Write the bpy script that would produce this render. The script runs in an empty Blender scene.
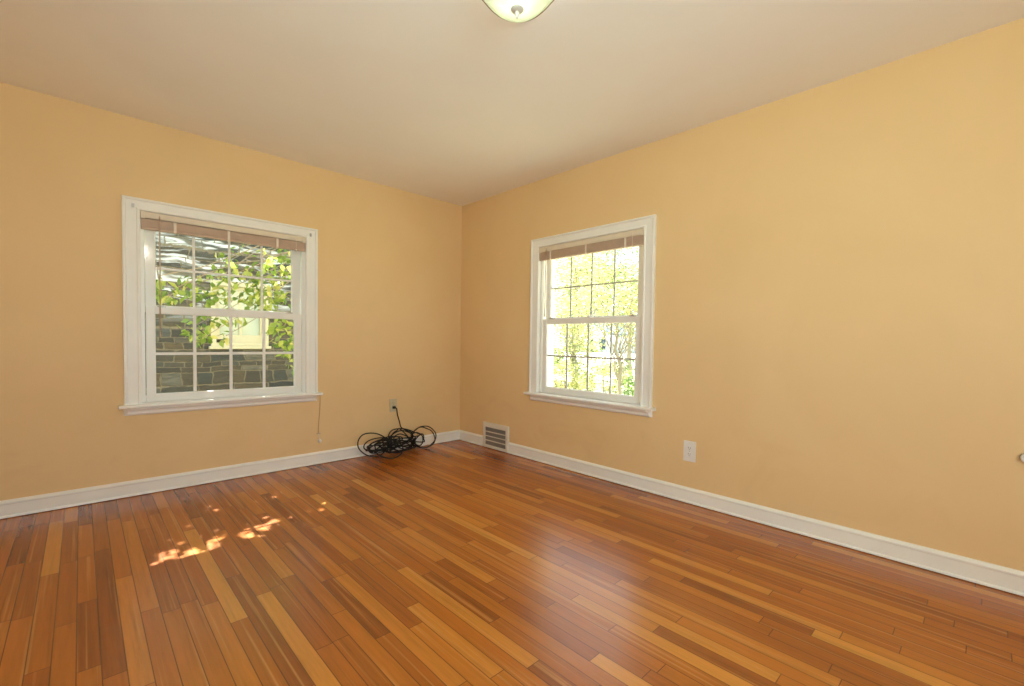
import bpy, bmesh, math, random
from mathutils import Vector, Matrix, noise

S = bpy.context.scene
COL = S.collection
rng = random.Random(7)

# ------------------------------------------------------------------ camera
CAM = Vector((-2.85251, -3.87, 1.05015))
YAW, PITCH, ROLL = 0.79683, -0.03163, 0.01487
FPX, PX, PY = 453.29556, 523.77537, 355.2307
fwd = Vector((math.cos(YAW) * math.cos(PITCH), math.sin(YAW) * math.cos(PITCH), math.sin(PITCH)))
rt0 = Vector((math.sin(YAW), -math.cos(YAW), 0))
up0 = rt0.cross(fwd)
rt = math.cos(ROLL) * rt0 + math.sin(ROLL) * up0
up = -math.sin(ROLL) * rt0 + math.cos(ROLL) * up0
cd = bpy.data.cameras.new('camera')
cam = bpy.data.objects.new('camera', cd)
COL.objects.link(cam)
M = Matrix((rt, up, -fwd)).transposed().to_4x4()
M.translation = CAM
cam.matrix_world = M
cd.sensor_fit = 'HORIZONTAL'
cd.sensor_width = 36
cd.lens = FPX / 1024 * 36
cd.shift_x = (512 - PX) / 1024
cd.shift_y = (PY - 343) / 1024
cd.clip_start = 0.02
cd.clip_end = 400
S.camera = cam


def ray(u, v):
    return rt * ((u - PX) / FPX) - up * ((v - PY) / FPX) + fwd


def on_plane(u, v, axis, val):
    d = ray(u, v)
    return CAM + d * ((val - CAM[axis]) / d[axis])


# ------------------------------------------------------------------ light, sky, exposure
w = bpy.data.worlds.new('sky')
S.world = w
w.use_nodes = True
bg = w.node_tree.nodes['Background']
bg.inputs[0].default_value = (0.82, 0.91, 1.0, 1)
bg.inputs[1].default_value = 2.2

sl = bpy.data.lights.new('sun', 'SUN')
sl.energy = 40
sl.angle = math.radians(0.53)
sl.color = (1.0, 0.97, 0.93)
sun = bpy.data.objects.new('sun', sl)
COL.objects.link(sun)
SUN_TO = Vector((0.15, 1.33, 1.714)).normalized()
sun.rotation_euler = SUN_TO.to_track_quat('Z', 'Y').to_euler()


def area(name, loc, to, sx, sy, watts, color):
    l = bpy.data.lights.new(name, 'AREA')
    l.shape = 'RECTANGLE'
    l.size, l.size_y, l.energy, l.color = sx, sy, watts, color
    o = bpy.data.objects.new(name, l)
    COL.objects.link(o)
    o.location = loc
    o.rotation_euler = (Vector(loc) - Vector(to)).to_track_quat('Z', 'Y').to_euler()
    return o


# fill lights added at two windows put in out of view behind the camera
area('fill_light_west', (-3.52, -3.3, 1.25), (-1.4, -3.3, 2.35), 0.9, 1.15, 14.5, (0.70, 0.98, 1.10))
area('fill_light_south', (-2.72, -5.32, 1.25), (-2.3, -2.0, 2.9), 0.9, 1.15, 72, (0.70, 0.98, 1.10))

vs = S.view_settings
vs.view_transform = 'Standard'
vs.look = 'None'
vs.exposure = -0.02
vs.gamma = 1.0
vs.use_curve_mapping = False
cy = S.cycles
cy.use_denoising = True
cy.denoising_prefilter = 'ACCURATE'
cy.denoising_input_passes = 'RGB_ALBEDO_NORMAL'
cy.max_bounces = 12
cy.diffuse_bounces = 7
cy.glossy_bounces = 4
cy.transparent_max_bounces = 24
cy.transmission_bounces = 8
cy.sample_clamp_indirect = 8
cy.caustics_reflective = False
cy.caustics_refractive = False


# ------------------------------------------------------------------ helpers
def lin(r, g, b):
    f = lambda c: c / 255 / 12.92 if c / 255 <= 0.04045 else ((c / 255 + 0.055) / 1.055) ** 2.4
    return (f(r), f(g), f(b), 1)


class Nodes:
    """small helper around a node tree"""
    def __init__(self, name):
        self.m = bpy.data.materials.new(name)
        self.m.use_nodes = True
        self.t = self.m.node_tree
        self.t.nodes.clear()
        self.out = self.t.nodes.new('ShaderNodeOutputMaterial')

    def n(self, kind, **kw):
        x = self.t.nodes.new(kind)
        for k, v in kw.items():
            setattr(x, k, v)
        return x

    def put(self, sock, v):
        if isinstance(v, bpy.types.NodeSocket):
            self.t.links.new(v, sock)
        elif v is not None:
            sock.default_value = v

    def math(self, op, a, b=None, c=None):
        x = self.n('ShaderNodeMath', operation=op)
        for i, v in enumerate((a, b, c)):
            self.put(x.inputs[i], v)
        return x.outputs[0]

    def vec(self, x=0.0, y=0.0, z=0.0):
        c = self.n('ShaderNodeCombineXYZ')
        for i, v in enumerate((x, y, z)):
            self.put(c.inputs[i], v)
        return c.outputs[0]

    def obj_co(self):
        return self.n('ShaderNodeTexCoord').outputs['Object']

    def sep(self, v):
        s = self.n('ShaderNodeSeparateXYZ')
        self.put(s.inputs[0], v)
        return s.outputs

    def noise(self, vec, scale, detail=3.0, rough=0.5, dist=0.0):
        x = self.n('ShaderNodeTexNoise')
        self.put(x.inputs['Vector'], vec)
        x.inputs['Scale'].default_value = scale
        x.inputs['Detail'].default_value = detail
        x.inputs['Roughness'].default_value = rough
        x.inputs['Distortion'].default_value = dist
        return x.outputs['Fac']

    def white(self, vec):
        x = self.n('ShaderNodeTexWhiteNoise', noise_dimensions='3D')
        self.put(x.inputs['Vector'], vec)
        return x.outputs['Value']

    def ramp(self, fac, stops, interp='LINEAR'):
        x = self.n('ShaderNodeValToRGB')
        x.color_ramp.interpolation = interp
        e = x.color_ramp.elements
        while len(e) < len(stops):
            e.new(0.5)
        for el, (p, c) in zip(e, stops):
            el.position = p
            el.color = c if len(c) == 4 else (*c, 1)
        self.put(x.inputs[0], fac)
        return x.outputs[0]

    def mix(self, fac, a, b, blend='MIX'):
        x = self.n('ShaderNodeMix', data_type='RGBA', blend_type=blend)
        self.put(x.inputs[0], fac)
        self.put(x.inputs[6], a)
        self.put(x.inputs[7], b)
        return x.outputs[2]

    def maprange(self, v, a, b, c, d):
        x = self.n('ShaderNodeMapRange')
        for i, s in enumerate((v, a, b, c, d)):
            self.put(x.inputs[i], s)
        return x.outputs[0]

    def bump(self, h, strength, dist):
        x = self.n('ShaderNodeBump')
        x.inputs['Strength'].default_value = strength
        x.inputs['Distance'].default_value = dist
        self.put(x.inputs['Height'], h)
        return x.outputs[0]

    def bsdf(self, color, rough=0.5, normal=None, metal=0.0, spec=0.5):
        b = self.n('ShaderNodeBsdfPrincipled')
        self.put(b.inputs['Base Color'], color)
        self.put(b.inputs['Roughness'], rough)
        self.put(b.inputs['Metallic'], metal)
        self.put(b.inputs['Specular IOR Level'], spec)
        if normal:
            self.put(b.inputs['Normal'], normal)
        self.t.links.new(b.outputs[0], self.out.inputs[0])
        return b


def paint(name, rgb, rough=0.45, var=0.04, scale=6.0, spec=0.4):
    k = Nodes(name)
    c = lin(*rgb)
    f = k.noise(k.obj_co(), scale, 4)
    a = tuple(x * (1 - var) for x in c[:3]) + (1,)
    b = tuple(min(1, x * (1 + var)) for x in c[:3]) + (1,)
    col = k.ramp(f, [(0.3, a), (0.7, b)])
    k.bsdf(col, rough, k.bump(k.noise(k.obj_co(), scale * 25, 2), 0.05, 0.002), spec=spec)
    return k.m


# wall paint: warm yellow with rolled patches and a few scuffs
def wall_paint():
    k = Nodes('yellow_wall_paint')
    geo = k.n('ShaderNodeNewGeometry').outputs['Position']
    big = k.noise(geo, 1.6, 4, 0.55, 0.6)
    col = k.ramp(big, [(0.3, lin(230, 197, 146)), (0.7, lin(234, 202, 152))])
    x, y, z = k.sep(geo)
    # scuffed band of dirt low on the walls, broken up by noise
    sm = k.noise(k.vec(k.math('MULTIPLY', x, 2.0), k.math('MULTIPLY', y, 2.0), k.math('MULTIPLY', z, 3.2)), 1.1, 5, 0.6, 1.0)
    low = k.maprange(z, 0.9, 0.35, 0.0, 1.0)
    m = k.math('MULTIPLY', k.maprange(sm, 0.5, 0.75, 0.0, 0.2), low)
    col = k.mix(m, col, lin(204, 165, 110))
    fine = k.noise(geo, 120, 2)
    b = k.bsdf(col, 0.55, k.bump(k.math('ADD', k.math('MULTIPLY', fine, 0.25), big), 0.12, 0.004), spec=0.3)
    return k.m


def floor_mat():
    k = Nodes('oak_strip_floor')
    co = k.obj_co()
    x, y, z = k.sep(co)
    W = 0.0575
    xr = k.math('DIVIDE', x, W)
    row = k.math('FLOOR', xr)
    r1 = k.white(k.vec(row, 3.1, 0.7))
    r2 = k.white(k.vec(row, 9.7, 5.3))
    L = k.math('MULTIPLY_ADD', r1, 0.8, 0.45)
    yl = k.math('DIVIDE', k.math('MULTIPLY_ADD', r2, 9.0, y), L)
    pid = k.math('FLOOR', yl)
    r = k.white(k.vec(row, pid, 1.37))
    rb = k.white(k.vec(row, pid, 8.11))
    # grain
    gv = k.vec(k.math('MULTIPLY_ADD', rb, 37.0, k.math('MULTIPLY', x, 46.0)),
               k.math('MULTIPLY_ADD', r, 51.0, k.math('MULTIPLY', y, 1.5)), r)
    grain = k.noise(gv, 1.0, 5, 0.62, 0.25)
    gv2 = k.vec(k.math('MULTIPLY', x, 110.0), k.math('MULTIPLY_ADD', r, 23.0, k.math('MULTIPLY', y, 9.0)), rb)
    fine = k.noise(gv2, 1.0, 3, 0.6)
    base = k.ramp(r, [(0.0, lin(136, 70, 16)), (0.18, lin(160, 86, 21)), (0.55, lin(178, 101, 27)),
                      (0.8, lin(188, 111, 33)), (0.93, lin(204, 130, 47)), (1.0, lin(218, 151, 66))])
    g = k.math('MULTIPLY_ADD', k.math('SUBTRACT', grain, 0.5), 1.5, k.math('MULTIPLY_ADD', k.math('SUBTRACT', fine, 0.5), 0.3, 1.0))
    # long pale sapwood streaks running inside some boards
    sw = k.noise(k.vec(k.math('MULTIPLY_ADD', rb, 91.0, k.math('MULTIPLY', x, 60.0)), k.math('MULTIPLY_ADD', r, 17.0, k.math('MULTIPLY', y, 0.7)), rb), 1.0, 2, 0.5)
    hue = k.mix(k.maprange(sw, 0.58, 0.72, 0.0, 0.55), base, lin(214, 148, 76))
    hue = k.mix(k.maprange(grain, 0.4, 0.75, 0.0, 0.4), hue, lin(116, 56, 18))
    sc = k.n('ShaderNodeVectorMath', operation='SCALE')
    k.put(sc.inputs[0], hue)
    k.put(sc.inputs['Scale'], g)
    col = sc.outputs[0]
    # worn, bleached traffic area
    wear = k.noise(co, 0.9, 4, 0.55, 0.5)
    col = k.mix(k.maprange(wear, 0.5, 0.75, 0.0, 0.16), col, lin(204, 148, 92))
    # joints
    fx = k.math('FRACT', xr)
    fy = k.math('FRACT', yl)
    dx = k.math('MULTIPLY', k.math('MINIMUM', fx, k.math('SUBTRACT', 1.0, fx)), W)
    dy = k.math('MULTIPLY', k.math('MINIMUM', fy, k.math('SUBTRACT', 1.0, fy)), L)
    d = k.math('MINIMUM', dx, dy)
    j = k.maprange(d, 0.0005, 0.0021, 1.0, 0.0)
    col = k.mix(k.math('MULTIPLY', j, 0.82), col, lin(66, 32, 12))
    rough = k.maprange(k.noise(co, 5.0, 2), 0.3, 0.7, 0.21, 0.27)
    hgt = k.math('MULTIPLY_ADD', j, -1.0, k.math('MULTIPLY', k.math('ADD', k.math('MULTIPLY', grain, .3), k.math('MULTIPLY', r, 1.2)), 0.2))
    b = k.bsdf(col, rough, k.bump(hgt, 0.08, 0.0012), spec=0.8)
    return k.m


def stone_mat():
    k = Nodes('grey_ashlar_stone')
    co = k.obj_co()
    n = k.noise(co, 3.0, 3)
    x, y, z = k.sep(co)
    x = k.math('MULTIPLY_ADD', k.math('SUBTRACT', n, 0.5), 0.16, k.math('ADD', x, y))
    n2 = k.noise(co, 2.3, 3)
    z = k.math('MULTIPLY_ADD', k.math('SUBTRACT', n2, 0.5), 0.11, z)
    zz = k.math('ADD', k.math('DIVIDE', z, 0.118), k.math('MULTIPLY', k.math('SINE', k.math('MULTIPLY', z, 16.0)), 0.34))
    row = k.math('FLOOR', zz)
    r1 = k.white(k.vec(row, 4.1, 2.2))
    L = k.math('MULTIPLY_ADD', r1, 0.36, 0.18)
    xl = k.math('DIVIDE', k.math('MULTIPLY_ADD', r1, 7.0, x), L)
    xid = k.math('FLOOR', xl)
    r = k.white(k.vec(row, xid, 0.4))
    fx = k.math('FRACT', xl)
    fz = k.math('FRACT', zz)
    dx = k.math('MULTIPLY', k.math('MINIMUM', fx, k.math('SUBTRACT', 1.0, fx)), L)
    dz = k.math('MULTIPLY', k.math('MINIMUM', fz, k.math('SUBTRACT', 1.0, fz)), 0.118)
    d = k.math('ADD', k.math('MINIMUM', dx, dz), k.math('MULTIPLY', k.math('SUBTRACT', k.noise(co, 14, 4), 0.5), 0.03))
    mortar = k.maprange(d, 0.004, 0.012, 1.0, 0.0)
    col = k.ramp(r, [(0.0, lin(58, 63, 64)), (0.3, lin(86, 80, 66)), (0.5, lin(68, 77, 76)),
                     (0.7, lin(98, 88, 68)), (0.88, lin(86, 92, 90)), (1.0, lin(124, 120, 104))])
    st = k.noise(k.vec(k.math('MULTIPLY', x, 1.2), y, k.math('MULTIPLY', z, 6.0)), 4.0, 4, 0.6)
    col = k.mix(k.maprange(st, 0.35, 0.65, 0.0, 0.75), col, lin(60, 64, 60))
    # bluish-white streaks mixed in towards the upper part of the masonry
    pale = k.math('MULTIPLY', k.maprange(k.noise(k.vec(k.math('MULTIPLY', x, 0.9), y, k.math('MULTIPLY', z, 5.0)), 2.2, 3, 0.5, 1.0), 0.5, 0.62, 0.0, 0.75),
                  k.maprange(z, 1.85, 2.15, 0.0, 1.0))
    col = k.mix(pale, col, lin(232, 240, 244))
    col = k.mix(mortar, col, lin(120, 113, 94))
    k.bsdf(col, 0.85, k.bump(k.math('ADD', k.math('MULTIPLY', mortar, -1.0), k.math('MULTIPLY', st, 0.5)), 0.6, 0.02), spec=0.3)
    return k.m


def leaf_mat(name, stops, trans=0.5, tcol=lin(226, 236, 90)):
    k = Nodes(name)
    g = k.n('ShaderNodeNewGeometry')
    col = k.ramp(g.outputs['Random Per Island'], stops)
    d = k.n('ShaderNodeBsdfDiffuse')
    t = k.n('ShaderNodeBsdfTranslucent')
    k.put(d.inputs[0], col)
    k.put(t.inputs[0], k.mix(0.35, col, tcol))
    mx = k.n('ShaderNodeMixShader')
    mx.inputs[0].default_value = trans
    k.t.links.new(d.outputs[0], mx.inputs[1])
    k.t.links.new(t.outputs[0], mx.inputs[2])
    gl = k.n('ShaderNodeBsdfGlossy')
    gl.inputs['Roughness'].default_value = 0.35
    m2 = k.n('ShaderNodeMixShader')
    m2.inputs[0].default_value = 0.05
    k.t.links.new(mx.outputs[0], m2.inputs[1])
    k.t.links.new(gl.outputs[0], m2.inputs[2])
    k.t.links.new(m2.outputs[0], k.out.inputs[0])
    return k.m


def glass_mat():
    k = Nodes('window_glass')
    co = k.obj_co()
    wav = k.bump(k.noise(co, 5.0, 2), 0.12, 0.02)
    lw = k.n('ShaderNodeLayerWeight')
    lw.inputs[0].default_value = 0.5
    refl = k.math('MULTIPLY_ADD', k.math('POWER', lw.outputs['Facing'], 5.0), 0.9, 0.06)
    t = k.n('ShaderNodeBsdfTransparent')
    t.inputs[0].default_value = (0.95, 0.97, 0.96, 1)
    g = k.n('ShaderNodeBsdfGlossy')
    g.inputs['Roughness'].default_value = 0.02
    k.put(g.inputs['Normal'], wav)
    mx = k.n('ShaderNodeMixShader')
    k.put(mx.inputs[0], refl)
    k.t.links.new(t.outputs[0], mx.inputs[1])
    k.t.links.new(g.outputs[0], mx.inputs[2])
    k.t.links.new(mx.outputs[0], k.out.inputs[0])
    return k.m


def shade_mat():
    k = Nodes('frosted_white_glass')
    d = k.n('ShaderNodeBsdfDiffuse')
    d.inputs[0].default_value = (0.86, 0.9, 0.8, 1)
    t = k.n('ShaderNodeBsdfTranslucent')
    t.inputs[0].default_value = (0.9, 0.95, 0.8, 1)
    mx = k.n('ShaderNodeMixShader')
    mx.inputs[0].default_value = 0.6
    k.t.links.new(d.outputs[0], mx.inputs[1])
    k.t.links.new(t.outputs[0], mx.inputs[2])
    g = k.n('ShaderNodeBsdfGlossy')
    g.inputs['Roughness'].default_value = 0.15
    m2 = k.n('ShaderNodeMixShader')
    m2.inputs[0].default_value = 0.06
    k.t.links.new(mx.outputs[0], m2.inputs[1])
    k.t.links.new(g.outputs[0], m2.inputs[2])
    k.t.links.new(m2.outputs[0], k.out.inputs[0])
    return k.m


def plain(name, rgb, rough=0.5, metal=0.0, spec=0.5):
    k = Nodes(name)
    c = lin(*rgb)
    f = k.noise(k.obj_co(), 30, 3)
    k.bsdf(k.ramp(f, [(0.3, tuple(v * 0.93 for v in c[:3]) + (1,)), (0.7, c)]), rough, metal=metal, spec=spec)
    return k.m


M_WALL = wall_paint()
M_CEIL = paint('ceiling_white_paint', (244, 240, 236), 0.8, 0.02, 1.5, 0.2)
M_FLOOR = floor_mat()
M_TRIM = paint('white_trim_paint', (242, 240, 234), 0.35, 0.02, 8)
M_SASH = paint('white_vinyl_sash', (240, 238, 232), 0.3, 0.01, 8)
M_GLASS = glass_mat()
M_BACKLITBAR = paint('backlit_grey_muntin', (178, 178, 168), 0.4, 0.02, 8)  # backlight shade on the white muntins, put into the colour as grey
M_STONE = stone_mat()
M_SLAT = paint('tan_blind_slat', (198, 170, 148), 0.45, 0.05, 20)
M_CREAM = paint('cream_blind_metal', (226, 212, 190), 0.4, 0.03, 20)
M_CORD = plain('cream_cord', (236, 222, 204), 0.7)
M_BLACK = plain('black_rubber', (11, 11, 11), 0.5)
M_DARK = plain('dark_gap', (26, 24, 22), 0.8)
M_IVORY = plain('ivory_plastic', (206, 192, 158), 0.4)
M_WHITEPL = plain('white_plastic', (240, 236, 230), 0.35)
M_GRILLE = plain('grey_grille_metal', (150, 140, 128), 0.5)
M_VENT = plain('white_enamel', (232, 224, 208), 0.4)
M_STEEL = plain('brushed_steel', (190, 188, 184), 0.3, 1.0)
M_SHADE = shade_mat()
M_GOLD = plain('bronze_rim', (128, 92, 60), 0.45)
M_BARK = plain('bark', (150, 142, 128), 0.9)
M_YELLOWTRIM = plain('cream_exterior_trim', (200, 196, 164), 0.6)


def tag(o, label=None, cat=None, group=None, kind=None):
    if label: o['label'] = label
    if cat: o['category'] = cat
    if group: o['group'] = group
    if kind: o['kind'] = kind
    return o


def empty(name, loc=(0, 0, 0), rz=0.0):
    o = bpy.data.objects.new(name, None)
    o.empty_display_size = 0.1
    o.location = loc
    o.rotation_euler = (0, 0, rz)
    COL.objects.link(o)
    return o


class MB:
    def __init__(self):
        self.b = bmesh.new()

    def face(self, vs):
        try:
            return self.b.faces.new(vs)
        except ValueError:
            return None

    def v(self, p):
        return self.b.verts.new(Vector(p))

    def box(self, x0, x1, y0, y1, z0, z1, bev=0.0):
        x0, x1 = sorted((x0, x1)); y0, y1 = sorted((y0, y1)); z0, z1 = sorted((z0, z1))
        t = bmesh.new()
        bmesh.ops.create_cube(t, size=1)
        for q in t.verts:
            q.co = Vector(((x0 + x1) / 2 + q.co.x * (x1 - x0), (y0 + y1) / 2 + q.co.y * (y1 - y0), (z0 + z1) / 2 + q.co.z * (z1 - z0)))
        if bev:
            bmesh.ops.bevel(t, geom=t.edges[:], offset=bev, segments=2, affect='EDGES', profile=0.6)
        self.merge(t)
        return self

    def merge(self, t):
        me = bpy.data.meshes.new('tmp')
        t.to_mesh(me)
        t.free()
        self.b.from_mesh(me)
        bpy.data.meshes.remove(me)

    def tube(self, pts, r, seg=8, cap=True):
        pts = [Vector(p) for p in pts]
        n = len(pts)
        rad = r if isinstance(r, (list, tuple)) else [r] * n
        rings, ref = [], None
        for i, p in enumerate(pts):
            t = (pts[min(i + 1, n - 1)] - pts[max(i - 1, 0)])
            t = t.normalized() if t.length > 1e-9 else Vector((0, 0, 1))
            if ref is None:
                ref = t.orthogonal().normalized()
            ref = (ref - t * ref.dot(t))
            ref = ref.normalized() if ref.length > 1e-6 else t.orthogonal().normalized()
            bi = t.cross(ref)
            rings.append([self.v(p + (ref * math.cos(2 * math.pi * k / seg) + bi * math.sin(2 * math.pi * k / seg)) * rad[i]) for k in range(seg)])
        for a, c in zip(rings, rings[1:]):
            for k in range(seg):
                self.face((a[k], a[(k + 1) % seg], c[(k + 1) % seg], c[k]))
        if cap:
            self.face(rings[0][::-1])
            self.face(rings[-1])
        return self

    def lathe(self, prof, origin=(0, 0, 0), axis=(0, 0, 1), seg=24):
        o, ax = Vector(origin), Vector(axis).normalized()
        e1 = ax.orthogonal().normalized()
        e2 = ax.cross(e1)
        rings = []
        for r, h in prof:
            if r < 1e-6:
                rings.append([self.v(o + ax * h)])
            else:
                rings.append([self.v(o + ax * h + (e1 * math.cos(2 * math.pi * k / seg) + e2 * math.sin(2 * math.pi * k / seg)) * r) for k in range(seg)])
        for a, c in zip(rings, rings[1:]):
            for k in range(seg):
                k2 = (k + 1) % seg
                if len(a) == 1 and len(c) > 1: self.face((a[0], c[k2], c[k]))
                elif len(c) == 1 and len(a) > 1: self.face((a[k], a[k2], c[0]))
                elif len(a) > 1: self.face((a[k], a[k2], c[k2], c[k]))
        return self

    def sweep(self, prof, path, closed_prof=True):
        """prof: list of functions giving a point per path corner -> grid of quads"""
        grid = [[self.v(p) for p in line] for line in path]
        for a, c in zip(grid, grid[1:]):
            for k in range(len(a) - (0 if closed_prof else 1)):
                k2 = (k + 1) % len(a)
                self.face((a[k], a[k2], c[k2], c[k]))
        if closed_prof:
            self.face(grid[0][::-1])
            self.face(grid[-1])
        return self

    def build(self, name, mat, parent=None, smooth=False, recalc=True):
        if recalc:
            bmesh.ops.recalc_face_normals(self.b, faces=self.b.faces[:])
        me = bpy.data.meshes.new(name)
        self.b.to_mesh(me)
        self.b.free()
        if smooth:
            for p in me.polygons:
                p.use_smooth = True
        o = bpy.data.objects.new(name, me)
        for m in (mat if isinstance(mat, list) else [mat]):
            me.materials.append(m)
        COL.objects.link(o)
        if parent:
            o.parent = parent
        return o


def structure(o, label=None, cat=None):
    o['kind'] = 'structure'
    if label: o['label'] = label
    if cat: o['category'] = cat
    return o


# ------------------------------------------------------------------ room shell
XW, YS, H = -3.4, -5.2, 2.44          # west wall, south wall, ceiling
TH = 0.2                               # wall thickness
ZB, ZT = 0.575, 1.90                   # rough window opening
OW = 0.545                             # half opening width
CA, CB = -2.0593, -1.644               # window centres along north and east walls
CC, CS = -3.3, -2.72                   # centres of the unseen windows added behind the camera


def wall(name, along, p0, p1, face_at, outward, centre, label):
    """wall with one window opening; 'along' is 'x' or 'y'"""
    m = MB()
    a0, a1 = centre - OW, centre + OW
    for (s0, s1, z0, z1) in ((p0, a0, -0.3, H + 0.15), (a1, p1, -0.3, H + 0.15), (a0, a1, -0.3, ZB), (a0, a1, ZT, H + 0.15)):
        if along == 'x':
            m.box(s0, s1, face_at, face_at + outward * TH, z0, z1)
        else:
            m.box(face_at, face_at + outward * TH, s0, s1, z0, z1)
    return structure(m.build(name, M_WALL), label, 'wall')


wall('wall_north', 'x', XW - TH, TH, 0, 1, CA, 'yellow painted wall with the window onto the stone house')
wall('wall_east', 'y', YS, 0, 0, 1, CB, 'yellow painted wall with the window onto the trees')
wall('wall_west', 'y', YS, 0, XW, -1, CC, 'yellow painted wall beside the camera')
wall('wall_south', 'x', XW - TH, TH, YS, -1, CS, 'yellow painted wall behind the camera')
structure(MB().box(XW, 0, YS, 0, -0.12, 0).build('floor', M_FLOOR), 'glossy oak strip floor', 'floor')
structure(MB().box(XW, 0, YS, 0, H, H + 0.15).build('ceiling', M_CEIL), 'plain off-white ceiling', 'ceiling')

# baseboards: face board with a small cap bead and a shoe at the floor
BP = [(0, 0.003), (0.019, 0.003), (0.021, 0.006), (0.019, 0.014), (0.015, 0.017), (0.0145, 0.078), (0.017, 0.083), (0.017, 0.09), (0.012, 0.098), (0.007, 0.103), (0, 0.103)]


def baseboard(name, runs, label):
    """runs: list of (start, end, inward) 3-vectors on the wall line"""
    m = MB()
    for p, q, n, e0, e1 in runs:
        p, q, n = Vector(p), Vector(q), Vector(n)
        d = (q - p).normalized()
        lines = []
        for base, e, sgn in ((p, e0, 1), (q, e1, -1)):
            lines.append([base + n * w_ + Vector((0, 0, h_)) + d * (sgn * w_ if e else 0) for w_, h_ in BP])
        m.sweep(None, lines)
    return structure(m.build(name, M_TRIM), label, 'baseboard')


baseboard('baseboard_north', [((XW, 0, 0), (0, 0, 0), (0, -1, 0), 1, 1)], 'white baseboard under the window onto the stone house')
baseboard('baseboard_east', [((0, 0, 0), (0, -0.412, 0), (-1, 0, 0), 1, 0), ((0, -0.780, 0), (0, YS, 0), (-1, 0, 0), 0, 1)],
          'white baseboard along the wall with the floor vent')
baseboard('baseboard_west', [((XW, YS, 0), (XW, 0, 0), (1, 0, 0), 1, 1)], 'white baseboard beside the camera')
baseboard('baseboard_south', [((0, YS, 0), (XW, YS, 0), (0, 1, 0), 1, 1)], 'white baseboard behind the camera')


# ------------------------------------------------------------------ windows
def three_sided(m, prof, x0, x1, z0, z1):
    """profile (offset from outer edge, depth) swept up, across and down with mitres; depth is -y"""
    lines = []
    for cx_, cz_, sx_, sz_ in ((x0, z0, 1, 0), (x0, z1, 1, -1), (x1, z1, -1, -1), (x1, z0, -1, 0)):
        lines.append([Vector((cx_ + sx_ * o, -h, cz_ + sz_ * o * .85)) for o, h in prof])
    m.sweep(None, lines)


def frame_rect(m, x0, x1, z0, z1, l, r, b, t, y0, y1, bev=0.003):
    m.box(x0, x0 + l, y0, y1, z0, z1, bev)
    m.box(x1 - r, x1, y0, y1, z0, z1, bev)
    m.box(x0 + l - .002, x1 - r + .002, y0 + .001, y1 - .001, z0, z0 + b, bev)
    m.box(x0 + l - .002, x1 - r + .002, y0 + .001, y1 - .001, z1 - t, z1, bev)


def sash(parent, name, x0, x1, z0, z1, gx0, gx1, gz0, gz1, y, depth, mun, bar):
    m = MB()
    frame_rect(m, x0, x1, z0, z1, gx0 - x0, x1 - gx1, gz0 - z0, z1 - gz1, y, y + depth)
    # sloped glazing bead round the glass
    frame_rect(m, gx0 - .004, gx1 + .004, gz0 - .004, gz1 + .004, .008, .008, .008, .008, y + .008, y + depth - .006, 0.002)
    s = m.build(name, M_SASH, parent)
    g = MB()
    for i in (1, 2, 3):
        xm = gx0 + (gx1 - gx0) * i / 4
        g.box(xm - mun, xm + mun, y + .013, y + depth - .008, gz0, gz1, 0.002)
    zm = (gz0 + gz1) / 2
    g.box(gx0, gx1, y + .0135, y + depth - .0085, zm - mun, zm + mun, 0.002)
    g.build('grille', bar, s)
    p = MB()
    yy = y + depth * 0.5
    p.face([p.v(q) for q in ((gx0 - .003, yy, gz0 - .003), (gx1 + .003, yy, gz0 - .003), (gx1 + .003, yy, gz1 + .003), (gx0 - .003, yy, gz1 + .003))])
    p.build('pane', M_GLASS, s)
    return s


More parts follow.
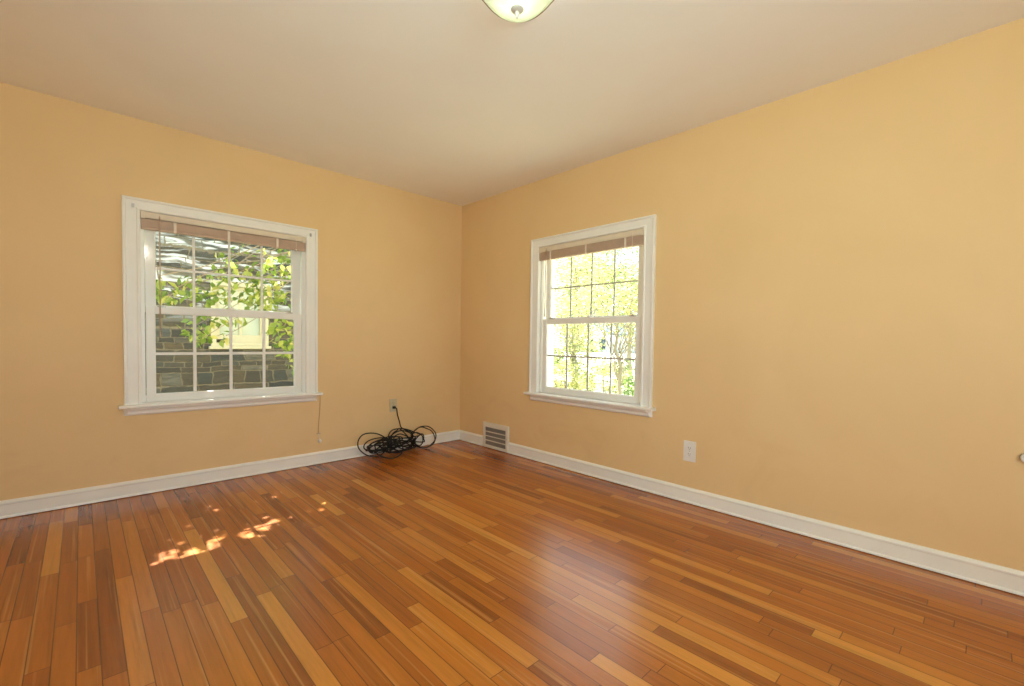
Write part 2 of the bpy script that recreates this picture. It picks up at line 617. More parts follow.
def make_window(name, loc, rz, label, bar=None):
    """local frame: x along the wall to the right, y outward, z up"""
    wdw = empty(name, loc, rz)
    structure(wdw, label, 'window')
    # casing: flat board, back band outside, bead inside
    m = MB()
    three_sided(m, [(0, 0), (0, .022), (.003, .026), (.012, .027), (.018, .024), (.021, .017), (.070, .015), (.074, .019), (.083, .020), (.089, .016), (.090, -.02), (.085, -.02), (.02, 0)],
                -.6, .6, .600, 1.933)
    m.build('casing', M_TRIM, wdw)
    # jamb liner and stops through the wall
    m = MB()
    frame_rect(m, -.545, .545, .575, 1.90, .035, .035, .03, .043, .0, .19, 0)
    frame_rect(m, -.512, .512, .604, 1.86, .022, .022, .004, .010, .012, .034, .002)
    m.build('jamb', M_SASH, wdw)
    m = MB()
    frame_rect(m, -.512, .512, .604, 1.86, .012, .012, .03, .03, .118, .188, .002)
    m.build('storm_frame', M_SASH, wdw)
    # stool with rounded nose, apron
    m = MB()
    nose = [(.0, .600), (-.056, .600), (-.061, .597), (-.0625, .590), (-.061, .583), (-.056, .579), (-.026, .577), (.0, .577)]
    m.sweep(None, [[Vector((-.628, y, z)) for y, z in nose], [Vector((.628, y, z)) for y, z in nose]])
    m.box(-.515, .515, -.003, .05, .588, .605, .002)
    m.build('stool', M_TRIM, wdw)
    m = MB()
    ap = [(0, .577), (-.034, .577), (-.034, .570), (-.029, .565), (-.022, .556), (-.020, .548), (-.020, .540), (-.014, .533), (-.010, .529), (0, .529)]
    m.sweep(None, [[Vector((-.572 + y * -.9 - .03, y, z)) for y, z in ap], [Vector((.572 + y * .9 + .03, y, z)) for y, z in ap]])
    m.build('apron', M_TRIM, wdw)
    # sashes: the lower one stands in front of the upper one
    sash(wdw, 'upper_sash', -.484, .484, 1.205, 1.80, -.431, .429, 1.250, 1.757, .056, .030, .0075 if bar is None else .006, bar or M_SASH)
    lo = sash(wdw, 'lower_sash', -.484, .484, .606, 1.241, -.438, .438, .655, 1.198, .022, .032, .0095 if bar is None else .0068, bar or M_SASH)
    for s in (-1, 1):
        l = MB().box(s * .40 - .022, s * .40 + .022, .026, .050, 1.2415, 1.247, .002)
        l.box(s * .40 - .012, s * .40 + .012, .030, .046, 1.246, 1.2525, .002)
        l.build('tilt_latch', M_STEEL, lo)
    k = MB().box(-.03, .03, .028, .050, 1.2415, 1.249, .002)
    k.lathe([(0, 0), (.014, 0), (.014, .010), (.0, .012)], (0, .039, 1.248))
    k.box(-.004, .028, .034, .044, 1.257, 1.263, .002)
    k.build('sash_lock', M_WHITEPL, lo)
    return wdw


make_window('window_1', (CA, 0, 0), 0, 'white double-hung window looking onto the grey stone house')
make_window('window_2', (0, CB, 0), -math.pi / 2, 'white double-hung window looking onto bright trees', M_BACKLITBAR)
make_window('added_window_3', (XW, CC, 0), math.pi / 2, 'added white double-hung window, unseen beside the camera')  # this window and the next are added to let fill light in
make_window('added_window_4', (CS, YS, 0), math.pi, 'added white double-hung window, unseen behind the camera')

w1 = bpy.data.objects['window_1']
for sx in (-1, 1):
    m = MB()
    m.box(sx * .545 - .007, sx * .545 + .007, -.021, -.014, 1.868, 1.892, .001)
    m.tube([(sx * .545, -.019, 1.870), (sx * .545, -.030, 1.868), (sx * .545, -.031, 1.876)], .0022, 6)
    m.build('curtain_hook', M_STEEL, w1)


# ------------------------------------------------------------------ raised blinds
def make_blind(loc, rz, label, wand_x, wand_z, cord_xs, tape_xs):
    b = empty('window_blind', loc, rz)
    tag(b, label, 'blind', 'raised mini blinds in the windows')
    m = MB()
    # U-shaped headrail
    m.box(-.508, .508, -.012, .010, 1.812, 1.816)
    m.box(-.508, .508, -.012, -.0105, 1.812, 1.854)
    m.box(-.508, .508, .0085, .010, 1.812, 1.854)
    m.box(-.508, .508, -.0125, -.0095, 1.851, 1.855, .001)
    m.build('headrail', M_CREAM, b)
    for s in (-1, 1):
        MB().box(s * .4975 - .011, s * .4975 + .011, -.0155, .0105, 1.809, 1.8565, .002).build('end_bracket', M_CREAM, b)
    # gathered slats, each a slightly curved strip
    m = MB()
    n = 22
    for i in range(n):
        z = 1.7585 + i * .00245
        o = rng.uniform(-.0004, .0004)
        prof = [(-.0125 + o, z - .0009), (-.006 + o, z + .0003), (0 + o, z + .0007), (.006 + o, z + .0003), (.0110 + o, z - .0009),
                (.0110 + o, z + .0012), (.006 + o, z + .0022), (0 + o, z + .0026), (-.006 + o, z + .0022), (-.0125 + o, z + .0012)]
        m.sweep(None, [[Vector((-.506, y, zz)) for y, zz in prof], [Vector((.506, y, zz)) for y, zz in prof]])
    m.build('slats', M_SLAT, b)
    MB().box(-.506, .506, -.0125, .0105, 1.7415, 1.7568, .003).build('bottom_rail', M_SLAT, b)
    for x in tape_xs:
        m = MB()
        m.box(x - .008, x + .008, -.0160, -.0148, 1.7405, 1.812)
        m.box(x - .008, x + .008, -.0160, .006, 1.7390, 1.7410)
        m.build('ladder_tape', M_CORD, b)
    for x, z in cord_xs:
        m = MB()
        pts = [(x, -.014, 1.832), (x, -.021, 1.826), (x, -.0235, 1.81), (x + .001, -.0235, (z + 1.8) / 2), (x, -.0235, z)]
        m.tube(pts, .0021, 6)
        m.lathe([(0, 0), (.003, 0), (.005, -.016), (.004, -.02), (0, -.021)], (x, -.0235, z), seg=10)
        m.build('lift_cord', M_CORD, b, True)
    m = MB()
    x = wand_x
    m.tube([(x, -.013, 1.84), (x, -.020, 1.838), (x, -.0225, 1.83)], .0018, 6)
    m.tube([(x, -.0225, 1.832), (x - .001, -.0235, 1.4), (x - .003, -.0225, wand_z + .03)], .0036, 6)
    m.tube([(x - .003, -.0225, wand_z + .03), (x - .003, -.0225, wand_z)], .0048, 8)
    m.build('tilt_wand', M_SLAT, b, True)
    return b


make_blind((CA, 0, 0), 0, 'tan mini blind drawn up over the window onto the stone house', -.412, 1.035, [(.432, 1.75)], [-.33, -.02, .30])
make_blind((0, CB, 0), -math.pi / 2, 'tan mini blind drawn up over the window onto the trees', -.418, 1.26, [(.424, 1.27)], [-.375, .0, .36])


# ------------------------------------------------------------------ floor-level register
def make_vent():
    r = empty('wall_vent', (0, -0.596, 0.0), -math.pi / 2)
    tag(r, 'white metal return vent with grey grille set into the baseboard near the corner', 'vent')
    m = MB()
    frame_rect(m, -.183, .183, .004, .250, .034, .034, .028, .046, -.024, -.0005, .004)
    m.build('vent_frame', M_VENT, r)
    MB().box(-.151, .151, -.0045, -.001, .030, .206).build('back_plate', M_DARK, r)
    m = MB()
    z0, z1 = .032, .204
    for i in (1, 2, 3):
        z = z0 + (z1 - z0) * i / 4
        m.box(-.150, .150, -.021, -.006, z - .0042, z + .0042, .001)
    m.build('crossbar', M_VENT, r)
    m = MB()
    for i in range(30):
        x = -.145 + .29 * i / 29
        m.box(x - .0021, x + .0021, -.0165, -.0055, z0 - .001, z1 + .001)
    m.build('grille', M_GRILLE, r)
    for s in (-1, 1):
        MB().lathe([(0, .0015), (.004, .001), (.005, 0)], (s * .166, -.0238, .127), (0, -1, 0), 12).build('screw', M_STEEL, r)
    return r


make_vent()


# ------------------------------------------------------------------ outlets
def make_outlet(loc, rz, label, mat, pw, ph):
    r = empty('wall_outlet', loc, rz)
    tag(r, label, 'outlet')
    MB().box(-pw / 2, pw / 2, -.006, 0, -ph / 2, ph / 2, .002).build('cover_plate', mat, r)
    for s in (-1, 1):
        m = MB()
        m.lathe([(0, .0025), (.0150, .0025), (.0165, .001), (.0165, 0)], (0, -.0055, s * .0195), (0, -1, 0), 24)
        rc = m.build('receptacle', mat, r, False)
        m = MB()
        m.box(-.0075, -.0050, -.0084, -.0079, s * .0195 - .001, s * .0195 + .009)
        m.box(.0050, .0075, -.0084, -.0079, s * .0195 - .0005, s * .0195 + .0075)
        m.lathe([(0, .0004), (.0026, .0004), (.0026, 0)], (0, -.0079, s * .0195 - .008), (0, -1, 0), 12)
        m.build('slot', M_DARK, rc)
    MB().lathe([(0, .0012), (.003, .0008), (.0035, 0)], (0, -.006, 0), (0, -1, 0), 12).build('screw', M_STEEL, r)
    return r


make_outlet((-.770, 0, .4305), 0, 'ivory duplex outlet with the black cable plugged into it', M_IVORY, .072, .120)
make_outlet((0, -2.5245, .3425), -math.pi / 2, 'white duplex outlet with nothing plugged in, low on the yellow wall', M_WHITEPL, .083, .134)


# ------------------------------------------------------------------ black cable
def catmull(pts, n=6):
    out = []
    for i in range(len(pts) - 1):
        p0, p1, p2, p3 = pts[max(i - 1, 0)], pts[i], pts[i + 1], pts[min(i + 2, len(pts) - 1)]
        for j in range(n):
            t = j / n
            out.append(0.5 * ((2 * p1) + (p2 - p0) * t + (2 * p0 - 5 * p1 + 4 * p2 - p3) * t * t + (3 * p1 - p0 - 3 * p2 + p3) * t ** 3))
    out.append(pts[-1])
    return out


def make_cable():
    r = empty('cable', (-.77, -.12, 0))
    tag(r, 'long black cable lying in loose tangled loops on the floor in the corner', 'cable')
    CR = .0051
    px = lambda a, b: (345 + a / 5.689, 380 + b / 5.689)

    def pt(a, b, y):
        u, v = px(a, b)
        p = on_plane(u, v, 1, y)
        if p.z < CR:
            p = on_plane(u, v, 2, CR)
        p.y = min(p.y, -.027)
        return p
    # loops: centre, half axes, tilt (deg), depth at the wall side, lean, start angle, turns
    loops = [
        (322, 318, 60, 34, -8, -.045, .05, -60, 1.0),
        (448, 324, 70, 60, -10, -.05, .11, 150, 1.05),
        (448, 326, 62, 56, 20, -.09, .05, 160, 1.0),
        (320, 345, 75, 55, -10, -.06, .12, 0, 1.1),
        (158, 366, 88, 66, 8, -.10, .06, 20, 1.05),
        (185, 368, 80, 38, -12, -.13, .08, 0, 1.15),
        (250, 392, 78, 55, 4, -.17, .07, 200, 1.1),
        (222, 362, 92, 30, -18, -.12, .05, 30, 1.2),
        (300, 370, 85, 36, -14, -.10, .10, 90, 1.2),
        (408, 338, 36, 38, 0, -.06, .06, 180, 1.1),
        (330, 352, 58, 40, 25, -.09, .05, 10, 1.0),
        (195, 378, 62, 34, -25, -.15, .06, 180, 1.2),
        (282, 362, 60, 20, -10, -.13, .06, 60, 1.3),
        (340, 330, 92, 50, 12, -.055, .05, 30, .9),
        (235, 370, 52, 24, 15, -.17, .05, 200, 1.4),
        (300, 385, 70, 26, -8, -.16, .05, 300, 1.3),
        (420, 348, 22, 45, 30, -.07, .04, 90, .8),
        (260, 352, 70, 22, -20, -.10, .05, 40, 1.2),
        (180, 385, 45, 22, -30, -.16, .04, 0, 1.1),
    ]
    pts = []
    o = Vector((-.770 + .002, -.047, .4305 - .0195))
    pts += [o, o + Vector((.006, -.008, -.010))]
    for a, b in ((298, 195), (310, 237), (319, 268)):
        pts.append(pt(a, b, -.05))
    for i, (cx_, cy_, ra, rb, tl, y0, lean, st, turns) in enumerate(loops):
        n = max(8, int(13 * turns))
        tl = math.radians(tl)
        for k in range(n):
            t = math.radians(st) + 2 * math.pi * turns * k / n
            ex, ey = ra * math.cos(t), rb * math.sin(t)
            a = cx_ + ex * math.cos(tl) - ey * math.sin(tl) + rng.uniform(-2.5, 2.5)
            b = cy_ + ex * math.sin(tl) + ey * math.cos(tl) + rng.uniform(-2.5, 2.5)
            pts.append(pt(a, b, y0 - lean * (0.5 + 0.5 * math.sin(t + i)) + rng.uniform(-.006, .006)))
    pts.append(pt(150, 415, -.19))
    line = catmull(pts, 5)
    for p in line:
        p.z = max(p.z, CR)
        if p.z < .11:
            p.y = min(p.y, -.028)
    loc = Vector(r.location)
    m = MB()
    m.tube([p - loc for p in line], CR, 7)
    m.build('cord', M_BLACK, r, True)
    m = MB()
    q = Vector((-.770, 0, .4305 - .0195)) - loc
    m.box(q.x - .013, q.x + .013, q.y - .030, q.y - .0095, q.z - .011, q.z + .012, .004)
    m.lathe([(.008, 0), (.0065, .010), (.005, .020), (0, .021)], (q.x, q.y - .029, q.z), (0, -1, 0), 12)
    m.build('plug', M_BLACK, r)
    # a couple of wire ties holding the bundle
    for a, b, y in ((250, 365, -.15), (382, 305, -.07)):
        c = pt(a, b, y) - loc
        t = [c + Vector((.004 * math.cos(s * .35) * 3, .016 * math.sin(s * .35), .020 * math.cos(s * .35))) for s in range(20)]
        MB().tube(t, .003, 6).build('tie', M_BLACK, r, True)
    return r


make_cable()


# ------------------------------------------------------------------ thin wire under the window, small fitting at the right
def make_wire():
    r = empty('wall_wire', (-1.447, 0, .18))
    tag(r, 'thin tan wire hanging down the wall to a small white plug under the window sill', 'wire')
    m = MB()
    pts = [Vector((.012 - .012 * t + .003 * math.sin(5 * t), -.0045 - .001 * math.sin(7 * t), .397 - .317 * t)) for t in [i / 12 for i in range(13)]]
    m.tube(pts, .0021, 6)
    m.build('wire', plain('tan_wire', (196, 156, 104), 0.6), r, True)
    MB().box(-.014, .016, -.008, 0, .072, .079, .002).build('clip', M_SLAT, r)
    m = MB()
    m.tube([pts[-1], Vector((.002, -.008, .05)), Vector((.004, -.012, .030))], .0022, 6)
    m.lathe([(0, .0), (.008, .001), (.0135, .008), (.0145, .018), (.010, .028), (.005, .033), (0, .034)], (.005, -.016, 0), (0, 0, 1), 16)
    m.build('plug', M_WHITEPL, r, True)


make_wire()

r = empty('wall_jack', (0, -4.000, .588), -math.pi / 2)
tag(r, 'small round white fitting on the yellow wall at the edge of the view', 'wall fitting')
MB().lathe([(.021, 0), (.021, .005), (.018, .008), (0, .008)], (0, 0, 0), (0, -1, 0), 24).build('base_plate', M_STEEL, r)
MB().lathe([(.017, .0075), (.019, .012), (.019, .030), (.016, .035), (0, .036)], (0, 0, 0), (0, -1, 0), 24).build('knob', M_WHITEPL, r, False)


# ------------------------------------------------------------------ ceiling light
def make_light():
    c = Vector((-1.672, -2.599, 0))
    r = empty('ceiling_light', (c.x, c.y, H))
    tag(r, 'flush ceiling light with a scalloped frosted glass shade and a small finial', 'ceiling light')
    th0 = math.atan2(.734, .6817)
    rad = lambda t: .173 + .015 * math.cos(3 * (t - th0))
    rise = lambda t, s: (-.004 * math.cos(3 * (t - th0))) * s ** 3
    m = MB()
    N, K = 96, 14
    rings = []
    for layer in (0, 1):
        for i in range(K + 1):
            s = i / K if layer == 0 else 1 - i / K
            s = max(s, .04)
            off = 0 if layer == 0 else .004
            z = -.140 + .075 * s ** 2.3 + off
            ring = []
            for k in range(N):
                t = 2 * math.pi * k / N
                rr = rad(t) * s if s > .5 else (.173 + (rad(t) - .173) * (s * 2) ** 2) * s
                ring.append(m.v((rr * math.cos(t), rr * math.sin(t), z + rise(t, s))))
            rings.append(ring)
    for a, b in zip(rings, rings[1:]):
        for k in range(N):
            m.face((a[k], a[(k + 1) % N], b[(k + 1) % N], b[k]))
    m.build('glass_shade', M_SHADE, r, True)
    m = MB()
    pts = [Vector((rad(2 * math.pi * k / N) * math.cos(2 * math.pi * k / N), rad(2 * math.pi * k / N) * math.sin(2 * math.pi * k / N),
                   -.063 + rise(2 * math.pi * k / N, 1))) for k in range(N + 1)]
    m.tube(pts, .0042, 8, False)
    m.build('rim', M_GOLD, r, True)
    MB().lathe([(0, 0), (.125, 0), (.128, -.01), (.12, -.026), (.03, -.028), (0, -.028)], (0, 0, 0)).build('ceiling_pan', M_VENT, r)
    m = MB()
    m.lathe([(.004, -.028), (.004, -.161), (0, -.161)], (0, 0, 0), seg=10)
    m.build('stem', M_STEEL, r)
    f = MB().lathe([(.004, -.144), (.022, -.149), (.0245, -.153), (.021, -.158), (.008, -.160), (.005, -.160)], (0, 0, 0), seg=20).build('washer', plain('grey_enamel', (205, 200, 192), .4), r, True)
    MB().lathe([(.005, -.160), (.008, -.163), (.009, -.172), (.006, -.182), (0, -.184)], (0, 0, 0), seg=16).build('finial', M_WHITEPL, r, True)
    for k in (0, 1):
        a = th0 + math.pi / 2 + k * math.pi
        b = Vector((.062 * math.cos(a), .062 * math.sin(a), -.062))
        MB().lathe([(0, -.028), (.010, -.024), (.014, -.012), (.024, .006), (.026, .018), (.018, .030), (.013, .036)], b, (0, 0, 1), 16).build('bulb', M_WHITEPL, r, True)
    pl = bpy.data.lights.new('bulb_glow', 'POINT')
    pl.energy = 1.15
    pl.color = (.9, 1.0, .98)
    pl.shadow_soft_size = .035
    po = bpy.data.objects.new('bulb_glow', pl)
    COL.objects.link(po)
    po.location = (c.x, c.y, H - .098)
    return r


make_light()


# ------------------------------------------------------------------ outside
GZ = -.6
k = Nodes('lawn')
f1 = k.noise(k.obj_co(), .35, 5)
f2 = k.noise(k.obj_co(), 9.0, 4)
col = k.mix(f2, k.ramp(f1, [(.35, lin(176, 180, 146)), (.65, lin(200, 196, 172))]), lin(140, 150, 108))
k.bsdf(col, .9, spec=.1)
structure(MB().box(-60, 160, -60, 140, GZ - .3, GZ).build('ground', k.m), 'sunlit lawn outside', 'ground')
structure(MB().box(24, 52, -60, 140, GZ + .002, GZ + .03).build('road', plain('pale_concrete', (222, 218, 208), .9)), 'pale concrete road beyond the trees', 'road')


def leaf(m, p, d, n, L, W_):
    """one folded leaf: stem point p, direction d, normal n"""
    d = d.normalized()
    s = d.cross(n)
    s = s.normalized() if s.length > 1e-5 else d.orthogonal().normalized()
    n = s.cross(d).normalized()
    b, t = m.v(p), m.v(p + d * L - n * L * .12)
    c = m.v(p + d * L * .5 - n * W_ * .12)
    l, r_ = m.v(p + d * L * .42 + s * W_ * .5), m.v(p + d * L * .42 - s * W_ * .5)
    for f in ((b, c, l), (b, r_, c), (c, t, l), (c, r_, t)):
        m.face(f)


def leaf_cluster(m, c, rx, ry, rz_, n, L, rg):
    for _ in range(n):
        while True:
            q = Vector((rg.uniform(-1, 1), rg.uniform(-1, 1), rg.uniform(-1, 1)))
            if q.length < 1: break
        p = c + Vector((q.x * rx, q.y * ry, q.z * rz_))
        d = Vector((rg.gauss(0, 1), rg.gauss(0, 1), rg.gauss(-.7, .7)))
        nn = Vector((rg.gauss(0, .8), rg.gauss(0, .8), rg.gauss(1, .4)))
        s = rg.uniform(.7, 1.25)
        leaf(m, p, d, nn, L * s, L * .62 * s)


def branch(m, a, b, r0, r1, rg, wob=.12, n=7):
    pts = []
    for i in range(n + 1):
        t = i / n
        p = a.lerp(b, t)
        k_ = math.sin(math.pi * t) * wob * (b - a).length
        pts.append(p + Vector((rg.uniform(-1, 1), rg.uniform(-1, 1), rg.uniform(-.3, 1))) * k_ * .5)
    m.tube(pts, [r0 + (r1 - r0) * i / n for i in range(n + 1)], 6)
    return pts


LEAF_A = leaf_mat('yellow_green_leaf', [(0, lin(70, 112, 40)), (.4, lin(112, 148, 60)), (.75, lin(154, 178, 84)), (1, lin(206, 206, 130))], .45, lin(186, 200, 84))
LEAF_B = leaf_mat('pale_autumn_leaf', [(0, lin(78, 108, 54)), (.35, lin(134, 152, 84)), (.7, lin(176, 176, 116)), (.88, lin(200, 190, 138)), (1, lin(204, 164, 116))], .45, lin(196, 192, 112))
LEAF_C = leaf_mat('deep_green_leaf', [(0, lin(48, 84, 52)), (.5, lin(84, 118, 66)), (1, lin(140, 156, 84))], .4, lin(150, 170, 80))


def near_tree():
    rg = random.Random(11)
    base = Vector((.9, 2.6, GZ))
    t = empty('tree', base)
    tag(t, 'leafy yellow-green tree branch growing in front of the stone house', 'tree')
    fol, br = MB(), MB()
    crown = Vector((.6, 2.3, 2.6))
    branch(br, Vector((0, 0, -.05)), crown - base, .10, .055, rg, .04)
    # visible sprays: pixel-free positions between the houses (x, y, z, spread, count)
    sprays = []
    for (u, v, su, sv, n) in [(172, 290, 18, 14, 34), (200, 283, 20, 16, 42), (225, 262, 16, 12, 22), (245, 285, 22, 20, 70), (275, 280, 20, 26, 95),
                              (286, 250, 10, 14, 30), (214, 298, 22, 12, 40), (268, 300, 24, 16, 75), (195, 326, 14, 14, 34), (215, 318, 12, 10, 18), (282, 330, 14, 18, 75),
                              (288, 350, 9, 12, 28), (294, 362, 6, 8, 10), (236, 318, 16, 6, 12), (160, 300, 8, 10, 10), (240, 248, 14, 6, 6), (262, 255, 12, 8, 12),
                              (158, 276, 6, 8, 6), (226, 336, 8, 8, 7), (203, 338, 8, 8, 12), (232, 275, 12, 12, 20)]:
        y = rg.uniform(1.5, 2.3)
        c = on_plane(u, v, 1, y)
        k_ = (c - CAM).dot(fwd) / FPX
        fol_c = c - base
        leaf_cluster(fol, fol_c, su * k_, .28, sv * k_, n, .088, rg)
        st = crown.lerp(c, .25) + Vector((0, .1, .25))
        branch(br, st - base, fol_c, .012, .004, rg, .10)
        branch(br, crown - base, st - base, .03, .012, rg, .06)
    # higher boughs nearer the room, unseen above the line of sight, placed to dapple the sun
    for i in range(13):
        x = -2.62 + i * .095
        last = None
        for j in range(12):
            zg = .60 + j * .105 + rg.uniform(-.03, .03)
            xx = x + rg.uniform(-.04, .04)
            slot = 1.70 - (xx + 2.5) * .36
            if abs(zg - slot) < (.20 if xx < -2.48 else .165 if xx < -2.25 else .15 if xx < -1.9 else .09): continue
            y = max(.75, (2.08 - zg) / 1.1) + rg.uniform(0, .3)
            c2 = Vector((xx + .113 * (y - .07), y, zg + 1.289 * (y - .07)))
            leaf_cluster(fol, c2 - base, .085, .12, .085, 22, .095, rg)
            last = c2
        # stray leaves across the gap
        y = .9
        zg = 1.70 - (x + 2.5) * .36 + rg.uniform(-.06, .06)
        leaf_cluster(fol, Vector((x + .05 + .113 * y, y, zg + 1.289 * (y - .07))) - base, .06, .1, .07, 7, .07, rg)
        if last:
            branch(br, crown + Vector((0, -.2, .6)) - base, last - base, .02, .005, rg, .05)
    fol.build('foliage', LEAF_A, t, recalc=False)
    br.build('trunk', M_BARK, t, True)


near_tree()


def tree(label, x, y, h, sx, sz, cz, n, L, mat, seed, ncl=26, group='trees outside the bright window', tr=.12):
    rg = random.Random(seed)
    t = empty('tree', (x, y, GZ))
    tag(t, label, 'tree', group)
    fol, br = MB(), MB()
    top = Vector((rg.uniform(-.2, .2), rg.uniform(-.2, .2), h * .62))
    branch(br, Vector((0, 0, -.05)), top, tr, tr * .5, rg, .05)
    for i in range(ncl):
        while True:
            q = Vector((rg.uniform(-1, 1), rg.uniform(-1, 1), rg.uniform(-1, 1)))
            if .25 < q.length < 1: break
        c = Vector((q.x * sx, q.y * sx, cz + q.z * sz))
        leaf_cluster(fol, c, sx * .34, sx * .34, sz * .24, n // ncl, L, rg)
        f = rg.uniform(.35, 1)
        branch(br, Vector((top.x * f, top.y * f, top.z * f)), c, tr * .22, .004, rg, .1)
    fol.build('foliage', mat, t, recalc=False)
    br.build('trunk', M_BARK, t, True)
    return t


tree('pale yellow-green tree with fine leaves closest outside the bright window', 4.2, .75, 3.4, .85, 1.0, 2.45, 3600, .05, LEAF_B, 21, 30, tr=.045)
tree('deep green leaning sapling low in the middle of the bright window', 6.6, 1.75, 2.4, .6, .75, 1.0, 1100, .07, LEAF_C, 22, 18, tr=.06)
tree('golden leaved small tree at the left side of the bright window', 5.5, 3.0, 3.0, .95, 1.25, 1.75, 4200, .055, LEAF_B, 23, 34, tr=.05)
tree('tall pale tree standing further out behind the golden one', 10.0, 6.6, 7.0, 2.0, 2.6, 3.6, 6000, .10, LEAF_B, 24, 40)
tree('broad green tree further out on the right of the bright window', 14.2, 7.0, 7.0, 2.1, 2.3, 4.4, 5200, .12, LEAF_C, 25, 36)
tree('most distant light green street tree beyond the lawn', 21, 14.5, 8.5, 3.0, 3.0, 5.2, 6000, .16, LEAF_B, 26, 40)


tree('low rounded pale shrub at the foot of the golden tree', 4.0, 1.95, 1.3, .5, .5, .72, 2600, .05, LEAF_B, 31, 20, tr=.03)
tree('low spreading green shrub near the right end of the bright window', 5.6, 1.0, 1.2, .5, .5, .65, 2000, .05, LEAF_C, 32, 18, tr=.03)
tree('round yellow-green shrub between the golden tree and the sapling', 7.6, 3.6, 1.3, .75, .55, .75, 2600, .06, LEAF_B, 33, 20, tr=.03)
tree('leafy shrub at the left end of the bright window', 7.4, 5.2, 1.9, .7, .8, 1.0, 2600, .06, LEAF_C, 34, 20, tr=.03)


def gable_house(name, label, x0, x1, y0, y1, eave, ridge, wall_mat, roof_mat, ridge_axis='x'):
    h = empty(name, ((x0 + x1) / 2, (y0 + y1) / 2, GZ))
    tag(h, label, 'house')
    hx, hy = (x1 - x0) / 2, (y1 - y0) / 2
    return h, hx, hy


# neighbouring stone house to the north
NY = 4.5
h, hx, hy = gable_house('stone_house', 'grey stone house with a cream framed window seen close outside', -9, 2.4, NY, NY + 8, 5.2, 8, None, None)
wx0, wx1, wz0, wz1 = -1.42, -.62, .90, 1.92
L0 = Vector(h.location)
m = MB()
lx = lambda x: x - L0.x
ly = lambda y: y - L0.y
lz = lambda z: z - L0.z
for (a, b, c, d) in ((-9, wx0, GZ - .1, 5.2), (wx1, 2.4, GZ - .1, 5.2), (wx0, wx1, GZ - .1, wz0), (wx0, wx1, wz1, 5.2)):
    m.box(lx(a), lx(b), ly(NY), ly(NY + .3), lz(c), lz(d))
m.box(lx(-9), lx(-8.7), ly(NY + .3), ly(NY + 8), lz(GZ - .1), lz(5.2))
m.box(lx(2.1), lx(2.4), ly(NY + .3), ly(NY + 8), lz(GZ - .1), lz(5.2))
m.box(lx(-8.7), lx(2.1), ly(NY + 7.7), ly(NY + 8), lz(GZ - .1), lz(5.2))
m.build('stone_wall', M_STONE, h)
m = MB()
ro = [(-4.25, lz(5.1)), (0, lz(8.0)), (4.25, lz(5.1)), (4.25, lz(5.28)), (0, lz(8.2)), (-4.25, lz(5.28))]
m.sweep(None, [[Vector((lx(-9.2), y, z)) for y, z in ro], [Vector((lx(2.6), y, z)) for y, z in ro]])
m.build('roof', plain('slate_roof', (96, 94, 96), .8), h)
m = MB()
frame_rect(m, lx(wx0), lx(wx1), lz(wz0), lz(wz1), .07, .07, .05, .08, ly(NY - .02), ly(NY + .10), .006)
m.box(lx(wx0 - .03), lx(wx1 + .03), ly(NY - .06), ly(NY + .05), lz(wz0 - .045), lz(wz0), .006)
f = m.build('window_frame', M_YELLOWTRIM, h)
m = MB()
frame_rect(m, lx(wx0 + .07), lx(wx1 - .07), lz(wz0 + .045), lz(1.45), .05, .05, .13, .05, ly(NY + .02), ly(NY + .06), .004)
m.box(lx(-1.035), lx(-1.0), ly(NY + .022), ly(NY + .058), lz(wz0 + .12), lz(1.45), .004)
frame_rect(m, lx(wx0 + .07), lx(wx1 - .07), lz(1.42), lz(wz1 - .08), .05, .05, .05, .05, ly(NY + .055), ly(NY + .09), .004)
m.box(lx(-1.035), lx(-1.0), ly(NY + .057), ly(NY + .088), lz(1.42), lz(wz1 - .08), .004)
m.build('window_sash', M_YELLOWTRIM, h)
m = MB()
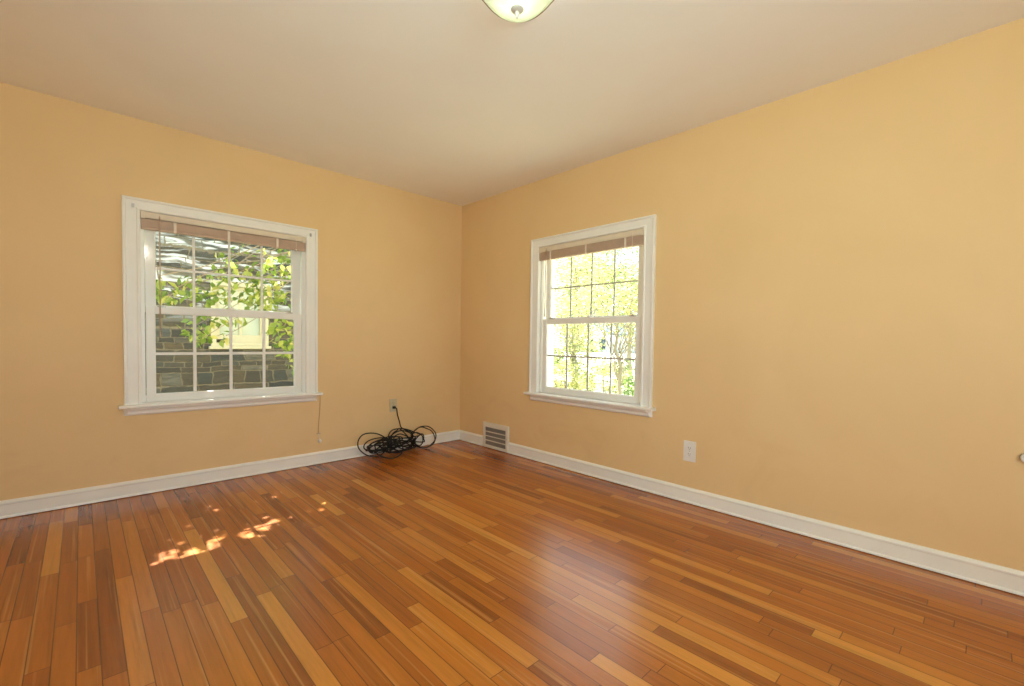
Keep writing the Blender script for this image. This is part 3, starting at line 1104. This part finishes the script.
m.box(lx(wx0 + .1), lx(wx1 - .1), ly(NY + .062), ly(NY + .066), lz(wz0 + .15), lz(wz1 - .1))
p = m.build('pane', plain('pale_shaded_glass', (172, 190, 172), .15, spec=.8), f)
m = MB()
m.box(lx(wx0 + .07), lx(-1.16), ly(NY + .005), ly(NY + .03), lz(wz0 + .055), lz(wz0 + .105), .01)  # dark block painted in for the shaded gap of the slightly open sash
m.build('dark_opening', M_DARK, f)

# house across the street, seen small through the leaves
hc = CAM + ray(603, 350) * 70
h2 = empty('street_house', (hc.x + 4, hc.y + 2, GZ), 0)
tag(h2, 'small pale house across the street with a blue-grey roof', 'house')
m = MB()
m.box(-4.5, 4.5, -3.6, 3.6, -.1, 2.9)
for s in (-4.5, 4.5):
    vs_ = [m.v((s, -3.6, 2.9)), m.v((s, 3.6, 2.9)), m.v((s, 0, 4.6))]
    m.face(vs_)
m.build('wall', plain('pale_siding', (212, 220, 226), .8), h2)
m = MB()
ro = [(-4.0, 2.75), (0, 4.65), (4.0, 2.75), (4.0, 2.95), (0, 4.9), (-4.0, 2.95)]
m.sweep(None, [[Vector((-4.8, y, z)) for y, z in ro], [Vector((4.8, y, z)) for y, z in ro]])
m.build('roof', plain('blue_grey_shingle', (92, 112, 140), .8), h2)
for y in (-2.2, .1, 2.2):
    MB().box(-4.56, -4.48, y - .6, y + .6, .5 if y != .1 else 0, 2.1, .01).build('window' if y != .1 else 'door', plain('dark_blue_glass', (40, 62, 84), .2), h2)
rgh = random.Random(5)
hd = empty('hedge', (hc.x - 2.2, hc.y + 2, GZ))
tag(hd, 'dark green clipped hedge in front of the small pale house', 'hedge')
m = MB()
for i in range(40):
    leaf_cluster(m, Vector((rgh.uniform(-.5, .5), rgh.uniform(-3.2, 3.2), rgh.uniform(.2, .9))), .4, .5, .35, 26, .22, rgh)
m.build('foliage', LEAF_C, hd, recalc=False)
m = MB()
m.tube([(0, 0, -.05), (.05, .02, .5), (0, .1, .9)], .05, 6)
m.build('stem', M_BARK, hd)
